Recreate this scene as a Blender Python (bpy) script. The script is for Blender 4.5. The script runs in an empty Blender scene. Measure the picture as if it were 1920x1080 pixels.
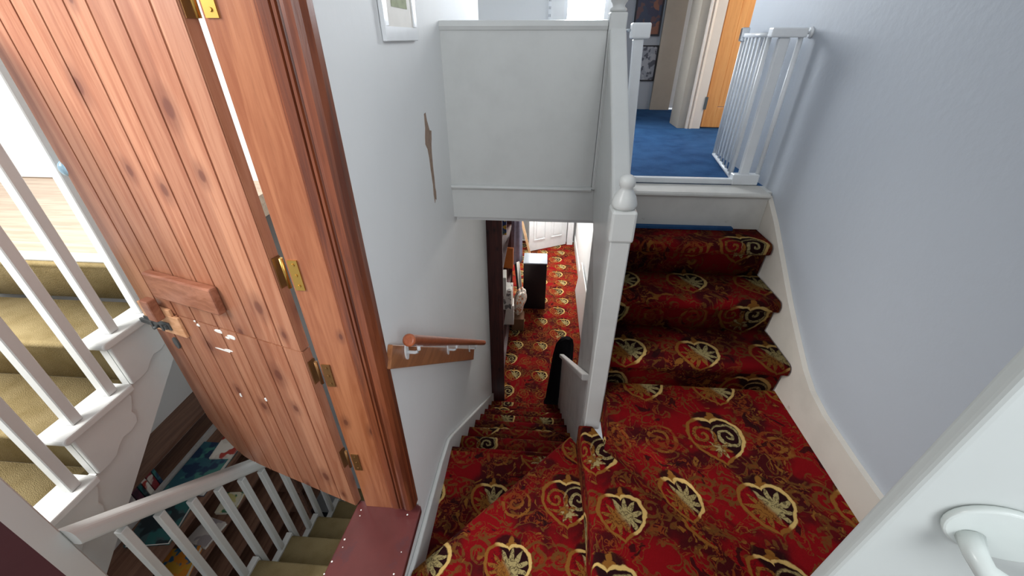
import bpy, bmesh, math, random
from mathutils import Vector, Matrix
random.seed(7)
OZ = 3.78                      # eye level above the hall floor; everything below is written relative to the eye
C = bpy.context.scene.collection
V3 = Vector

# ------------------------------------------------------------------ materials
def lin(c):
    return tuple((x/255/12.92 if x/255 <= .04045 else ((x/255+.055)/1.055)**2.4) for x in c) + (1.0,)

class NT:
    """small helper around a node tree"""
    def __init__(s, name):
        s.m = bpy.data.materials.new(name); s.m.use_nodes = True
        s.t = s.m.node_tree; s.n = s.t.nodes; s.l = s.t.links
        s.b = s.n['Principled BSDF']
    def node(s, typ, **kw):
        n = s.n.new(typ)
        for k, v in kw.items():
            setattr(n, k, v)
        return n
    def put(s, sock, v):
        if isinstance(v, E): v = v.s
        if isinstance(v, (int, float)): sock.default_value = v
        elif isinstance(v, (tuple, list)): sock.default_value = v
        else: s.l.new(v, sock)
    def math(s, op, a, b=None, c=None):
        n = s.node('ShaderNodeMath', operation=op)
        s.put(n.inputs[0], a)
        if b is not None: s.put(n.inputs[1], b)
        if c is not None: s.put(n.inputs[2], c)
        return E(s, n.outputs[0])
    def mix(s, f, a, b):
        n = s.node('ShaderNodeMix', data_type='RGBA')
        s.put(n.inputs[0], f); s.put(n.inputs[6], a); s.put(n.inputs[7], b)
        return n.outputs[2]
    def coord(s, kind='Object', scale=(1, 1, 1), loc=(0, 0, 0)):
        tc = s.node('ShaderNodeTexCoord'); mp = s.node('ShaderNodeMapping')
        s.l.new(tc.outputs[kind], mp.inputs['Vector'])
        mp.inputs['Scale'].default_value = scale; mp.inputs['Location'].default_value = loc
        return mp.outputs['Vector']
    def noise(s, vec, scale=5, detail=3, rough=.5, dist=0):
        n = s.node('ShaderNodeTexNoise'); s.l.new(vec, n.inputs['Vector'])
        n.inputs['Scale'].default_value = scale; n.inputs['Detail'].default_value = detail
        n.inputs['Roughness'].default_value = rough; n.inputs['Distortion'].default_value = dist
        return E(s, n.outputs['Fac'])
    def voro(s, vec, scale=5, out='Distance'):
        n = s.node('ShaderNodeTexVoronoi'); s.l.new(vec, n.inputs['Vector'])
        n.inputs['Scale'].default_value = scale
        return E(s, n.outputs[out])
    def ramp(s, f, lo, hi):
        """smooth 0..1 between lo and hi"""
        n = s.node('ShaderNodeMapRange', interpolation_type='SMOOTHSTEP')
        s.put(n.inputs[0], f); s.put(n.inputs[1], lo); s.put(n.inputs[2], hi)
        return E(s, n.outputs[0])
    def bump(s, h, strength=.2, dist=.01):
        n = s.node('ShaderNodeBump'); n.inputs['Strength'].default_value = strength
        n.inputs['Distance'].default_value = dist
        s.put(n.inputs['Height'], h); s.l.new(n.outputs[0], s.b.inputs['Normal'])
    def done(s, col, rough=.5, spec=None, metal=0):
        s.put(s.b.inputs['Base Color'], col); s.put(s.b.inputs['Roughness'], rough)
        s.b.inputs['Metallic'].default_value = metal
        if spec is not None: s.b.inputs['Specular IOR Level'].default_value = spec
        return s.m

class E:
    def __init__(s, nt, sock): s.nt, s.s = nt, sock
    def __add__(s, o): return s.nt.math('ADD', s, o)
    __radd__ = __add__
    def __sub__(s, o): return s.nt.math('SUBTRACT', s, o)
    def __rsub__(s, o): return s.nt.math('SUBTRACT', o, s)
    def __mul__(s, o): return s.nt.math('MULTIPLY', s, o)
    __rmul__ = __mul__
    def __truediv__(s, o): return s.nt.math('DIVIDE', s, o)
    def lt(s, o): return s.nt.math('LESS_THAN', s, o)
    def gt(s, o): return s.nt.math('GREATER_THAN', s, o)
    def abs(s): return s.nt.math('ABSOLUTE', s)
    def floor(s): return s.nt.math('FLOOR', s)
    def fract(s): return s.nt.math('FRACT', s)
    def sqrt(s): return s.nt.math('SQRT', s)
    def cos(s): return s.nt.math('COSINE', s)
    def min(s, o): return s.nt.math('MINIMUM', s, o)
    def max(s, o): return s.nt.math('MAXIMUM', s, o)

def paint(name, col, rough=.5, var=.06, scale=3, bump=.08, bscale=60, stain=None, stain_lo=.62, spec=.4):
    t = NT(name); o = t.coord('Object')
    n = t.noise(o, scale, 4, .6)
    c2 = tuple(x*(1-var*2.2) for x in lin(col)[:3]) + (1,)
    c = t.mix(t.ramp(n, .4, .75), lin(col), c2)
    if stain:
        c = t.mix(t.ramp(t.noise(o, scale*2.6, 5, .7), stain_lo, stain_lo+.12)*.75, c, lin(stain))
    if bump: t.bump(t.noise(o, bscale, 3), bump, .004)
    return t.done(c, rough, spec)

def wood(name, c1, c2, axis='z', rough=.38, knots=True, plank=None, dark=(70, 36, 24), gs=1.0, spec=.5, knot_at=.07):
    t = NT(name)
    k = {'z': (16, 16, .9), 'x': (.9, 16, 16), 'y': (16, .9, 16)}[axis]
    o = t.coord('Object', tuple(a*gs for a in k)); raw = t.coord('Object')
    g = t.noise(o, 2.2, 6, .62, .9); g2 = t.noise(o, 8, 4, .7, .3)
    c = t.mix(t.ramp(g, .34, .66), lin(c1), lin(c2))
    d = tuple(x*.55 for x in lin(c2)[:3])+(1,)
    c = t.mix(t.ramp(g2, .55, .8)*.55, c, d)
    if plank:
        uv = t.node('ShaderNodeUVMap'); sp = t.node('ShaderNodeSeparateXYZ'); t.l.new(uv.outputs[0], sp.inputs[0])
        wn = t.node('ShaderNodeTexWhiteNoise', noise_dimensions='1D')
        t.put(wn.inputs['W'], (E(t, sp.outputs[0])/plank).floor())
        c = t.mix(t.ramp(wn.outputs[0], 0, 1)*.22, c, lin(dark))
    if knots:
        sp = t.node('ShaderNodeSeparateXYZ'); t.l.new(raw, sp.inputs[0])
        x_, y_, z_ = (E(t, sp.outputs[i]) for i in range(3))
        cb = t.node('ShaderNodeCombineXYZ')
        if axis == 'y': t.put(cb.inputs[0], x_*7+z_*5+.3); t.put(cb.inputs[1], y_*3.2)
        else: t.put(cb.inputs[0], x_*7+y_*5+.3); t.put(cb.inputs[1], z_*3.4+.6)
        vn = t.node('ShaderNodeTexVoronoi', voronoi_dimensions='2D'); t.l.new(cb.outputs[0], vn.inputs['Vector']); vn.inputs['Scale'].default_value = 1
        cs = t.node('ShaderNodeSeparateXYZ'); t.l.new(vn.outputs['Color'], cs.inputs[0])
        v = E(t, vn.outputs['Distance'])*(E(t, cs.outputs[1])*.9+.7)+E(t, cs.outputs[0]).lt(.42)
        c = t.mix((1-t.ramp(v, knot_at*.9, knot_at*2.6))*.4, c, lin(dark))
        c = t.mix((1-t.ramp(v, knot_at*.5, knot_at))*.75, c, lin(dark))
    t.bump(g2, .12, .003)
    return t.done(c, rough, spec)

def carpet_red(name, bright=1.0):
    """patterned axminster: clusters and paired hearts on a scrolled red ground; UV in metres"""
    t = NT(name)
    uv = t.node('ShaderNodeUVMap')
    # slight wobble so that outlines look woven by hand
    wob = t.node('ShaderNodeTexNoise'); t.l.new(uv.outputs[0], wob.inputs['Vector'])
    wob.inputs['Scale'].default_value = 22; wob.inputs['Detail'].default_value = 3
    sub = t.node('ShaderNodeVectorMath', operation='SUBTRACT'); t.l.new(wob.outputs['Color'], sub.inputs[0])
    sub.inputs[1].default_value = (.5, .5, .5)
    mad = t.node('ShaderNodeVectorMath', operation='MULTIPLY_ADD'); t.l.new(sub.outputs[0], mad.inputs[0])
    mad.inputs[1].default_value = (.026, .026, 0); t.l.new(uv.outputs[0], mad.inputs[2])
    P = mad.outputs[0]
    sp = t.node('ShaderNodeSeparateXYZ'); t.l.new(P, sp.inputs[0])
    u, v = E(t, sp.outputs[0]), E(t, sp.outputs[1])
    PV = .30
    par = ((v/PV).floor()*.5).fract()*2            # 0: cluster row, 1: heart row
    b = ((v/PV).fract()-.5)*PV
    ac = ((u/.70).fract()-.5)*.70
    ah = ((u/.35+.25).fract()-.5)*.35
    def ln(x, y): return (x*x+y*y).sqrt()
    def heart(x, y, R):
        yy = y*1.08-(x.abs()*R).sqrt()*.42+R*.18
        return ln(x*.98, yy)-R
    def palm(x, y, n, R):
        ang = t.math('ARCTAN2', x, y)
        tri = ((ang*(n/6.2832)).fract()*2-1).abs()
        return ln(x, y)-(tri*.62+.38)*R
    def spiral(x, y, pitch, hand, R):
        ang = t.math('ARCTAN2', y, x)*(hand/6.2832)
        f = (ln(x, y)/pitch-ang).fract()
        return (1-t.ramp((f-.5).abs(), .15, .24))*(1-t.ramp(ln(x, y), R*.85, R))
    vec = t.node('ShaderNodeCombineXYZ'); t.put(vec.inputs[0], u); t.put(vec.inputs[1], v)
    vv = vec.outputs[0]
    n1 = t.noise(vv, 8, 2, .5, 1.4); n2 = t.noise(vv, 14, 2, .5, 1.8); n3 = t.noise(vv, 36, 3, .6, .6); n0 = t.noise(vv, 4.5, 3, .55, .4)
    red, dred = lin((120, 12, 18)), lin((58, 14, 17))
    gold, olive, cream, blk, orange = lin((130, 86, 36)), lin((96, 64, 29)), lin((158, 144, 98)), lin((25, 13, 15)), lin((118, 56, 25))
    c = t.mix(t.ramp(n0, .42, .6), red, dred)
    c = t.mix(t.ramp(n3, .58, .74)*.55, c, lin((112, 18, 20)))
    # scrolls: contour lines of swirled noise, broken up
    c = t.mix((1-t.ramp((n1-.5).abs(), .014, .03))*t.ramp(n3, .38, .5)*.85, c, olive)
    c = t.mix((1-t.ramp((n2-.5).abs(), .016, .034))*t.ramp(n1, .47, .54)*.9, c, orange)
    c = t.mix(t.ramp(n2, .61, .65)*t.ramp(n0, .46, .52)*.85, c, gold)
    c = t.mix(t.ramp(n1, .645, .675)*.85, c, blk)
    # curled leaves between the motifs
    w = (((u/.35-.25).fract()-.5)*.35); 
    sp1 = spiral(w.abs()-.05, b-.05, .034, 1, .07)*par*t.ramp(n3, .36, .46)
    c = t.mix(sp1*.85, c, olive)
    sp2 = spiral((ac.abs()-.25), b+.02, .036, -1, .085)*(1-par)*t.ramp(n3, .36, .46)
    c = t.mix(sp2*.9, c, t.mix(t.ramp(n1, .4, .6), gold, orange))
    def motif(x, y, R, on, big):
        nonlocal c
        d = heart(x, y, R)
        side = t.ramp(x*.85+y*.5, -.012, .012)           # right half dark with cream, left half red with gold
        top = palm(x-R*.1, y-R*1.0, 3, R*.34)
        c = t.mix((1-t.ramp(ln(x*.55, y-R*1.0), R*.26, R*.40))*on*.9, c, blk)
        c = t.mix((1-t.ramp(top, -.006, .002))*on, c, t.mix(side, olive, gold))
        ins = (1-t.ramp(d, -.016, -.010))*on
        c = t.mix((1-t.ramp(d, -.004, .002))*on, c, t.mix(side, red, blk))
        pa = palm(x-R*.16, y-R*.02, 10, R*.86); pb = palm(x+R*.16, y+R*.12, 10, R*.80)
        if big:
            sA = spiral(x-R*.46, y-R*.14, .036, 1, R*.62); sB = spiral(x+R*.46, y-R*.14, .036, -1, R*.62)
            pc = palm(x, y+R*.42, 7, R*.46)
            c = t.mix(sB*ins, c, gold); c = t.mix(sA*ins, c, cream)
            c = t.mix((1-t.ramp(pc, -.008, .002))*ins, c, t.mix(t.ramp(n3, .4, .55), cream, gold))
        else:
            c = t.mix((1-t.ramp(pb, -.006, .003))*ins*(1-side), c, gold)
            c = t.mix((1-t.ramp(pa, -.006, .003))*ins*side, c, cream)
        c = t.mix((1-t.ramp((n3-.5).abs(), .012, .035))*ins*.7, c, t.mix(side, dred, blk))
        c = t.mix((1-t.ramp((d+.003).abs(), .0045, .0095))*on, c, t.mix(side, gold, lin((202, 170, 104))))
    motif(ah, b, .098, par, False)
    motif(ac, b, .118, 1-par, True)
    # worn pile
    pile = t.noise(t.coord('UV'), 420, 2)
    c = t.mix(t.ramp(pile, .3, .7)*.25, c, tuple(x*.35 for x in red[:3])+(1,))
    t.bump(pile, .5, .006)
    return t.done(c, .97, .06)

def carpet_plain(name, col, dark, wear=None):
    t = NT(name); o = t.coord('Object')
    c = t.mix(t.ramp(t.noise(o, 5, 4, .6), .35, .7), lin(col), lin(dark))
    if wear: c = t.mix(t.ramp(t.noise(o, 2.3, 3), .55, .7)*.6, c, lin(wear))
    p = t.noise(o, 350, 2)
    c = t.mix(t.ramp(p, .3, .75)*.3, c, tuple(x*.45 for x in lin(dark)[:3])+(1,))
    t.bump(p, .5, .006)
    return t.done(c, .95, .1)

def plain(name, col, rough=.5, metal=0, spec=.5, emit=None, es=0):
    t = NT(name); o = t.coord('Object')
    c = t.mix(t.ramp(t.noise(o, 14, 3), .3, .8), lin(col), tuple(x*.94 for x in lin(col)[:3])+(1,))
    t.done(c, rough, spec, metal)
    if emit:
        t.b.inputs['Emission Color'].default_value = lin(emit); t.b.inputs['Emission Strength'].default_value = es
    return t.m

def cover(name, cols, scale=9, rough=.4):
    """printed cover: blotches of several inks"""
    t = NT(name); o = t.coord('Object')
    c = lin(cols[0])
    for i, k in enumerate(cols[1:]):
        f = t.ramp(t.noise(t.coord('Object', loc=(i*3.1, i*1.7, i)), scale, 2), .52, .56)
        c = t.mix(f, c, lin(k))
    return t.done(c, rough, .5)

M = dict(
    wall=paint('wall_paint', (222, 224, 224), .6, .02, 1.2, .25, 22),
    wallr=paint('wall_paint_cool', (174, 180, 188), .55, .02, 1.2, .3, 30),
    gloss=paint('white_gloss', (204, 206, 204), .3, .03, 5, .05, 20),
    skirt=paint('aged_skirting', (206, 200, 190), .4, .05, 4, .08, 20, stain=(160, 142, 122), stain_lo=.66),
    ply=paint('scuffed_white_panel', (190, 187, 184), .45, .1, 6, .1, 20, stain=(150, 140, 132), stain_lo=.6),
    riser=paint('scuffed_riser', (196, 194, 188), .5, .06, 5, .1, 30, stain=(120, 104, 88), stain_lo=.66),
    white=plain('white_enamel', (225, 228, 230), .3),
    door=wood('stained_pine_planks', (174, 122, 94), (150, 94, 68), 'z', .36, True, .075, (92, 48, 36), knot_at=.09),
    frame=wood('stained_pine_frame', (168, 108, 74), (140, 80, 50), 'z', .3, True, None, (84, 42, 32), .8, knot_at=.08),
    mould=wood('shade_toned_moulding', (124, 66, 40), (88, 44, 28), 'z', .3, False),  # pine stain darkened: shade of the side turned from the window is in the colour
    batten=wood('stained_batten', (160, 106, 82), (134, 82, 60), 'x', .35, False),
    sill=paint('oxblood_gloss', (94, 47, 46), .3, .12, 4, .06, 30, stain=(78, 46, 50), stain_lo=.55),
    jamb=paint('dark_oxblood', (66, 35, 37), .4, .12, 6, .1, 40, stain=(40, 24, 24), stain_lo=.68),
    ply_lt=wood('bare_plywood', (222, 172, 132), (204, 150, 108), 'x', .5, False),
    rail=wood('varnished_rail', (186, 104, 66), (160, 84, 52), 'y', .28, False),
    board=wood('varnished_board', (168, 110, 68), (144, 90, 54), 'y', .35, False),
    dark=wood('dark_bookcase', (84, 44, 40), (56, 28, 28), 'z', .45, True, None, (30, 16, 18)),
    brown=wood('brown_shelving', (130, 96, 78), (104, 72, 58), 'y', .5, False),
    pale=wood('pale_wood', (226, 190, 150), (206, 166, 124), 'z', .45, False),
    orange=wood('varnished_orange_door', (226, 160, 92), (214, 142, 74), 'z', .35, False),
    floorw=wood('pale_floorboards', (214, 192, 168), (190, 164, 140), 'x', .4, False),
    casing=paint('aged_casing', (176, 166, 152), .4, .05, 4, .05),
    cream=paint('cream_casing', (232, 218, 204), .4, .03, 4, .05),
    brass=plain('brass', (200, 160, 84), .35, 1), dbrass=plain('tarnished_brass', (132, 96, 58), .45, .8),
    iron=plain('dark_steel', (92, 97, 98), .5, .4), chrome=plain('chrome', (210, 214, 218), .2, 1),
    red=carpet_red('red_axminster'),
    olive=carpet_plain('olive_carpet', (168, 150, 110), (140, 122, 82), (184, 170, 138)),
    blue=carpet_plain('blue_carpet', (48, 86, 128), (36, 68, 108), (60, 98, 142)),
    plaster=paint('bare_plaster', (150, 128, 112), .9, .12, 30, .6, 90, stain=(120, 96, 80), stain_lo=.55),
    black=plain('black_laminate', (22, 22, 28), .35), cloth=plain('black_cloth', (18, 16, 20), .9, spec=.1),
    boxtop=plain('glossy_box_top', (120, 126, 134), .12, 0, 1.0),
    lav=paint('lavender_cloth', (176, 172, 196), .9, .1, 12, .3, 90),
    orangep=plain('orange_card', (206, 112, 44), .6), paper=plain('white_card', (222, 218, 210), .6),
    tan=paint('brown_cardboard', (122, 88, 64), .8, .08, 6, .1),
    bag=cover('printed_bag', [(226, 214, 200), (206, 122, 72), (238, 230, 220)], 26, .5),
    splash=plain('white_paint_splash', (236, 236, 232), .35),
    dim=plain('deep_navy', (34, 36, 48), .6),
    glass=plain('bright_window_pane', (240, 246, 255), .2, emit=(232, 242, 255), es=6),
    knob=plain('pale_blue_knob', (176, 212, 232), .12, .3),
)

# ------------------------------------------------------------------ building blocks
def box(bm, x0, x1, y0, y1, z0, z1, mi=0):
    vs = [bm.verts.new((x, y, z)) for z in (z0, z1) for y in (y0, y1) for x in (x0, x1)]
    for q in ((0, 2, 3, 1), (4, 5, 7, 6), (0, 1, 5, 4), (2, 6, 7, 3), (0, 4, 6, 2), (1, 3, 7, 5)):
        f = bm.faces.new([vs[i] for i in q]); f.material_index = mi
    return vs
def BM(*boxes):
    bm = bmesh.new()
    for b in boxes: box(bm, *b)
    return bm
def obox(bm, o, ex, ey, ez, x0, x1, y0, y1, z0, z1, mi=0):
    o, ex, ey, ez = map(V3, (o, ex, ey, ez))
    vs = box(bm, x0, x1, y0, y1, z0, z1, mi)
    for v in vs: v.co = o+ex*v.co.x+ey*v.co.y+ez*v.co.z
    return vs
def prism(bm, pts, axis, a, b, mi=0):
    """pts: 2-D outline; axis 'x' -> pts are (y,z), 'y' -> (x,z), 'z' -> (x,y)"""
    def p(q, h): return {'x': (h, q[0], q[1]), 'y': (q[0], h, q[1]), 'z': (q[0], q[1], h)}[axis]
    A = [bm.verts.new(p(q, a)) for q in pts]; B = [bm.verts.new(p(q, b)) for q in pts]
    n = len(pts); fs = []
    for i in range(n): fs.append(bm.faces.new((A[i], A[(i+1) % n], B[(i+1) % n], B[i])))
    fs.append(bm.faces.new(A[::-1])); fs.append(bm.faces.new(B))
    for f in fs: f.material_index = mi
    return A, B
def tube(bm, path, r, seg=12, cap=True):
    path = [V3(p) for p in path]; rings = []
    for i, p in enumerate(path):
        d = (path[min(i+1, len(path)-1)]-path[max(i-1, 0)]).normalized()
        up = V3((0, 0, 1)) if abs(d.z) < .95 else V3((1, 0, 0))
        s = d.cross(up).normalized(); t = s.cross(d)
        rr = r[i] if isinstance(r, (list, tuple)) else r
        rings.append([bm.verts.new(p+(s*math.cos(2*math.pi*k/seg)+t*math.sin(2*math.pi*k/seg))*rr) for k in range(seg)])
    for A, B in zip(rings, rings[1:]):
        for k in range(seg): bm.faces.new((A[k], A[(k+1) % seg], B[(k+1) % seg], B[k])).smooth = True
    if cap: bm.faces.new(rings[0][::-1]); bm.faces.new(rings[-1])
def bar(bm, p, q, w, h, up=(0, 0, 1)):
    p, q = V3(p), V3(q); d = (q-p).normalized(); s = d.cross(V3(up)).normalized(); t = s.cross(d)
    obox(bm, p, s, d, t, -w/2, w/2, 0, (q-p).length, -h/2, h/2)
def lathe(bm, prof, c, seg=24):
    rings = [[bm.verts.new((c[0]+r*math.cos(2*math.pi*k/seg), c[1]+r*math.sin(2*math.pi*k/seg), z)) for k in range(seg)] for r, z in prof]
    for A, B in zip(rings, rings[1:]):
        for k in range(seg): bm.faces.new((A[k], A[(k+1) % seg], B[(k+1) % seg], B[k])).smooth = True
    bm.faces.new(rings[0][::-1]); bm.faces.new(rings[-1])
def bevel(bm, w, seg=2):
    bmesh.ops.remove_doubles(bm, verts=bm.verts, dist=1e-6)
    bmesh.ops.bevel(bm, geom=[e for e in bm.edges if len(e.link_faces) == 2 and e.calc_face_angle(0) > .5], offset=w, segments=seg, affect='EDGES', profile=.5, clamp_overlap=True)
    return bm

def obj(name, bm, mat, parent=None, fix=True):
    if fix: bmesh.ops.recalc_face_normals(bm, faces=bm.faces)
    xs = [v.co for v in bm.verts]
    lo = V3((min(v.x for v in xs), min(v.y for v in xs), min(v.z for v in xs))); hi = V3((max(v.x for v in xs), max(v.y for v in xs), max(v.z for v in xs)))
    base = V3(((lo.x+hi.x)/2, (lo.y+hi.y)/2, lo.z))
    for v in bm.verts: v.co -= base
    me = bpy.data.meshes.new(name); bm.to_mesh(me); bm.free()
    for m in (mat if isinstance(mat, (list, tuple)) else [mat]): me.materials.append(m)
    o = bpy.data.objects.new(name, me); C.objects.link(o)
    w = base+V3((0, 0, OZ))
    o['_w'] = tuple(w)
    if parent: o.parent = parent; o.location = w-V3(parent['_w'])
    else: o.location = w
    return o
def tag(o, label, cat, group=None):
    o['label'] = label; o['category'] = cat
    if group: o['group'] = group
    return o
def thing(name, label, cat, base, group=None):
    o = bpy.data.objects.new(name, None); C.objects.link(o)
    w = V3(base)+V3((0, 0, OZ)); o.location = w; o['_w'] = tuple(w); o.empty_display_size = .1
    return tag(o, label, cat, group)
def struct(name, bm, mat, label=None):
    o = obj(name, bm, mat); o['kind'] = 'structure'
    if label: o['label'] = label
    return o
def sthing(name, base, label=None):
    o = bpy.data.objects.new(name, None); C.objects.link(o)
    w = V3(base)+V3((0, 0, OZ)); o.location = w; o['_w'] = tuple(w); o['kind'] = 'structure'
    if label: o['label'] = label
    return o

def uv_unfold(bm, ztop, off=(0, 0)):
    """flat top keeps x,y; risers unfold outward so that the pattern runs over the nosing"""
    uvl = bm.loops.layers.uv.verify(); bm.normal_update()
    for f in bm.faces:
        n = V3((f.normal.x, f.normal.y, 0))
        n = n.normalized() if n.length > .05 else V3((0, 0, 0))
        for l in f.loops:
            d = ztop-l.vert.co.z
            l[uvl].uv = (l.vert.co.x+n.x*d+off[0], l.vert.co.y+n.y*d+off[1])

def winder(name, poly, z, h, parent, off=(0, 0), rnd=.028, nose=()):
    bm = bmesh.new(); prism(bm, poly, 'z', z-h, z)
    bmesh.ops.recalc_face_normals(bm, faces=bm.faces)
    nz = [{(round(poly[a][0], 4), round(poly[a][1], 4)), (round(poly[b][0], 4), round(poly[b][1], 4))} for a, b in nose]
    es = [e for e in bm.edges if all(abs(v.co.z-z) < 1e-5 for v in e.verts) and {(round(v.co.x, 4), round(v.co.y, 4)) for v in e.verts} in nz]
    bmesh.ops.bevel(bm, geom=es, offset=rnd, segments=5, affect='EDGES', profile=.5)
    uv_unfold(bm, z, off)
    for f in bm.faces: f.smooth = f.calc_area() < .03 and abs(f.normal.z) > .02
    return obj(name, bm, M['red'], parent)

def step(name, x0, x1, yb, yn, z, rise, sgn, parent, mat, v0=0, r=.022, over=.028, nx=1):
    """straight carpeted step: tread from yb to nosing yn (sgn = direction of descent), riser below it"""
    prof = [(yb, z)]
    for k in range(7):
        t = math.pi/2*(1-k/6)*1.0
        prof.append((yn-sgn*r+sgn*r*math.cos(t), z-r+r*math.sin(t)))
    prof.append((yn-sgn*.002, z-r*1.8)); prof.append((yn-sgn*over, z-r*2.6)); prof.append((yn-sgn*over*1.2, z-rise))
    bm = bmesh.new(); uvl = bm.loops.layers.uv.verify()
    acc = [v0]
    for a, b in zip(prof, prof[1:]): acc.append(acc[-1]+math.hypot(b[0]-a[0], b[1]-a[1]))
    xs = [x0+(x1-x0)*i/nx for i in range(nx+1)]
    G = [[bm.verts.new((x, p[0], p[1])) for p in prof] for x in xs]
    for i in range(nx):
        for k in range(len(prof)-1):
            f = bm.faces.new((G[i][k], G[i+1][k], G[i+1][k+1], G[i][k+1])); f.smooth = True
            for l in f.loops:
                kk = k if l.vert in (G[i][k], G[i+1][k]) else k+1
                l[uvl].uv = (l.vert.co.x, sgn*acc[kk])
    # close the body
    for g in (G[0], G[-1]):
        c = bm.verts.new((g[0].co.x, yb, z-rise))
        bm.faces.new(g+[c])
    c0, c1 = [v for v in bm.verts if abs(v.co.y-yb) < 1e-6 and abs(v.co.z-(z-rise)) < 1e-6][:2]
    bm.faces.new((G[0][-1], G[-1][-1], c1, c0)); bm.faces.new((G[0][0], G[-1][0], c1, c0))
    return obj(name, bm, mat, parent), acc[-1]

# ================================================================== THE SETTING
XL, XR = -.5, 1.225
# left wall of the stair, with the doorway in it
struct('wall_left', BM((-.735, XL, 1.004, 3.46, -3.78, .9), (-.735, XL, -.55, 1.004, -3.78, -1.812), (-.735, XL, -.55, .05, -1.812, .9), (-.735, XL, .05, 1.004, .28, .9)), M['wall'], 'white left wall of the stair')
struct('wall_right', BM((XR, XR+.13, -.9, 3.04, -1.75, .9)), M['wallr'], 'pale right wall above the red winder stair')
# half wall round the landing, its moulding and coping
struct('wall_landing', BM((XL, .268, 2.19, 2.25, -.885, .035), (.268, .3015, 2.19, 2.25, -.885, -.71)), M['gloss'], 'white panelled half wall of the landing')
bm = bmesh.new(); prism(bm, [(2.185, .03), (2.18, .045), (2.187, .066), (2.25, .07), (2.258, .03)], 'x', XL, .268)
struct('trim_1', bm, M['gloss'], 'white coping of the landing half wall')
bm = bmesh.new(); prism(bm, [(2.189, -.692), (2.176, -.696), (2.171, -.705), (2.176, -.714), (2.189, -.722)], 'x', XL, .268)
struct('trim_2', bm, M['gloss'], 'white half-round moulding across the half wall')
struct('wall_stair', BM((.302, .345, 1.53, 2.165, -3.3, -.62), (.302, .345, 2.165, 2.1995, -.90, -.72)), M['ply'], 'boarded wall below the upper stair')
struct('floor', BM((XL, XR, 2.3095, 5.14, -.884, -.70), (XR, 2.4, 3.04, 5.14, -.884, -.70)), M['blue'], 'blue carpeted landing')
struct('trim_10', BM((XL, XR-.0005, 2.2505, 2.309, -.884, -.7008), (.352, XR-.0005, 2.2, 2.2505, -.884, -.7008)), M['gloss'], 'white landing edge board')
struct('wall_back', BM((-1.0, .13, 4.2, 4.3, -.70, .9), (.13, .5, 4.2, 4.3, -.70, .1), (.5, .56, 4.2, 5.14, -.70, .9)), M['wall'], 'white wall behind the landing half wall')
struct('wall_far', BM((.56, 1.2, 5.14, 5.24, -.70, .9), (1.2, 2.4, 5.3, 5.4, -.70, .9)), M['wallr'], 'white wall hung with two pictures')
w1 = sthing('window_1', (.315, 4.2, .1), 'bright window beyond the landing')
obj('window_frame', BM((.13, .16, 4.2, 4.28, .1, .9), (.47, .5, 4.2, 4.28, .1, .9), (.13, .5, 4.2, 4.28, .08, .1)), M['white'], w1)
obj('pane', BM((.16, .47, 4.25, 4.26, .1, .9)), M['glass'], w1)

struct('ceiling.001', BM((-1.0, 2.4, 2.3, 5.4, .901, .96)), M['wall'], 'unseen white ceiling over the landing')  # out of view; added to keep the open sky from brightening the far landing

# hall below
bm = BM((-.56, .76, 3.3, 8.1, -3.9, -3.78)); uv_unfold(bm, -3.78, (.02, .12)); struct('floor.001', bm, M['red'], 'red patterned hall floor')
struct('wall_hall_left', BM((-.66, -.56, 3.47, 8.1, -3.78, -.886)), M['wall'])
struct('wall_hall_right', BM((.755, .86, 2.3, 8.1, -3.78, -.886), (.346, .755, 2.2, 2.3, -3.78, -.886)), M['wall'])
struct('wall_hall_far', BM((-.66, .86, 8.12, 8.22, -3.78, -.886)), M['wall'])
struct('ceiling', BM((-.66, .86, 2.26, 8.22, -.93, -.886)), M['wall'], 'white ceiling of the lower hall')
bm = bmesh.new(); prism(bm, [(.755, -3.78), (.735, -3.78), (.735, -3.62), (.745, -3.6), (.755, -3.6)], 'y', 2.35, 8.1)
struct('baseboard_hall', bm, M['gloss'], 'white hall skirting')

# skirting stepped up beside the red stairs
sk = [(-.6, -1.36), (.7, -1.355), (1.05, -1.348), (1.25, -1.335), (1.36, -1.31), (1.45, -1.265), (1.56, -1.19), (1.7, -1.09), (1.9, -.93), (2.05, -.81), (2.19, -.715)]
bm = bmesh.new(); prism(bm, sk+[(2.19, -1.2), (1.6, -1.75), (-.6, -1.75)], 'x', 1.2, XR-.0005)
struct('baseboard_right', bm, M['skirt'], 'cream skirting sweeping up the right wall')
sl = [(.3, -1.85), (.9, -1.93), (1.35, -1.965), (1.52, -2.0), (1.62, -2.075), (3.45, -3.63), (3.45, -3.77), (3.2, -3.77), (.3, -2.3)]
bm = bmesh.new(); prism(bm, sl, 'x', XL+.0005, XL+.022); bevel(bm, .008, 2)
struct('baseboard_left', bm, M['gloss'], 'white sloping skirting down the left wall')

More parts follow.
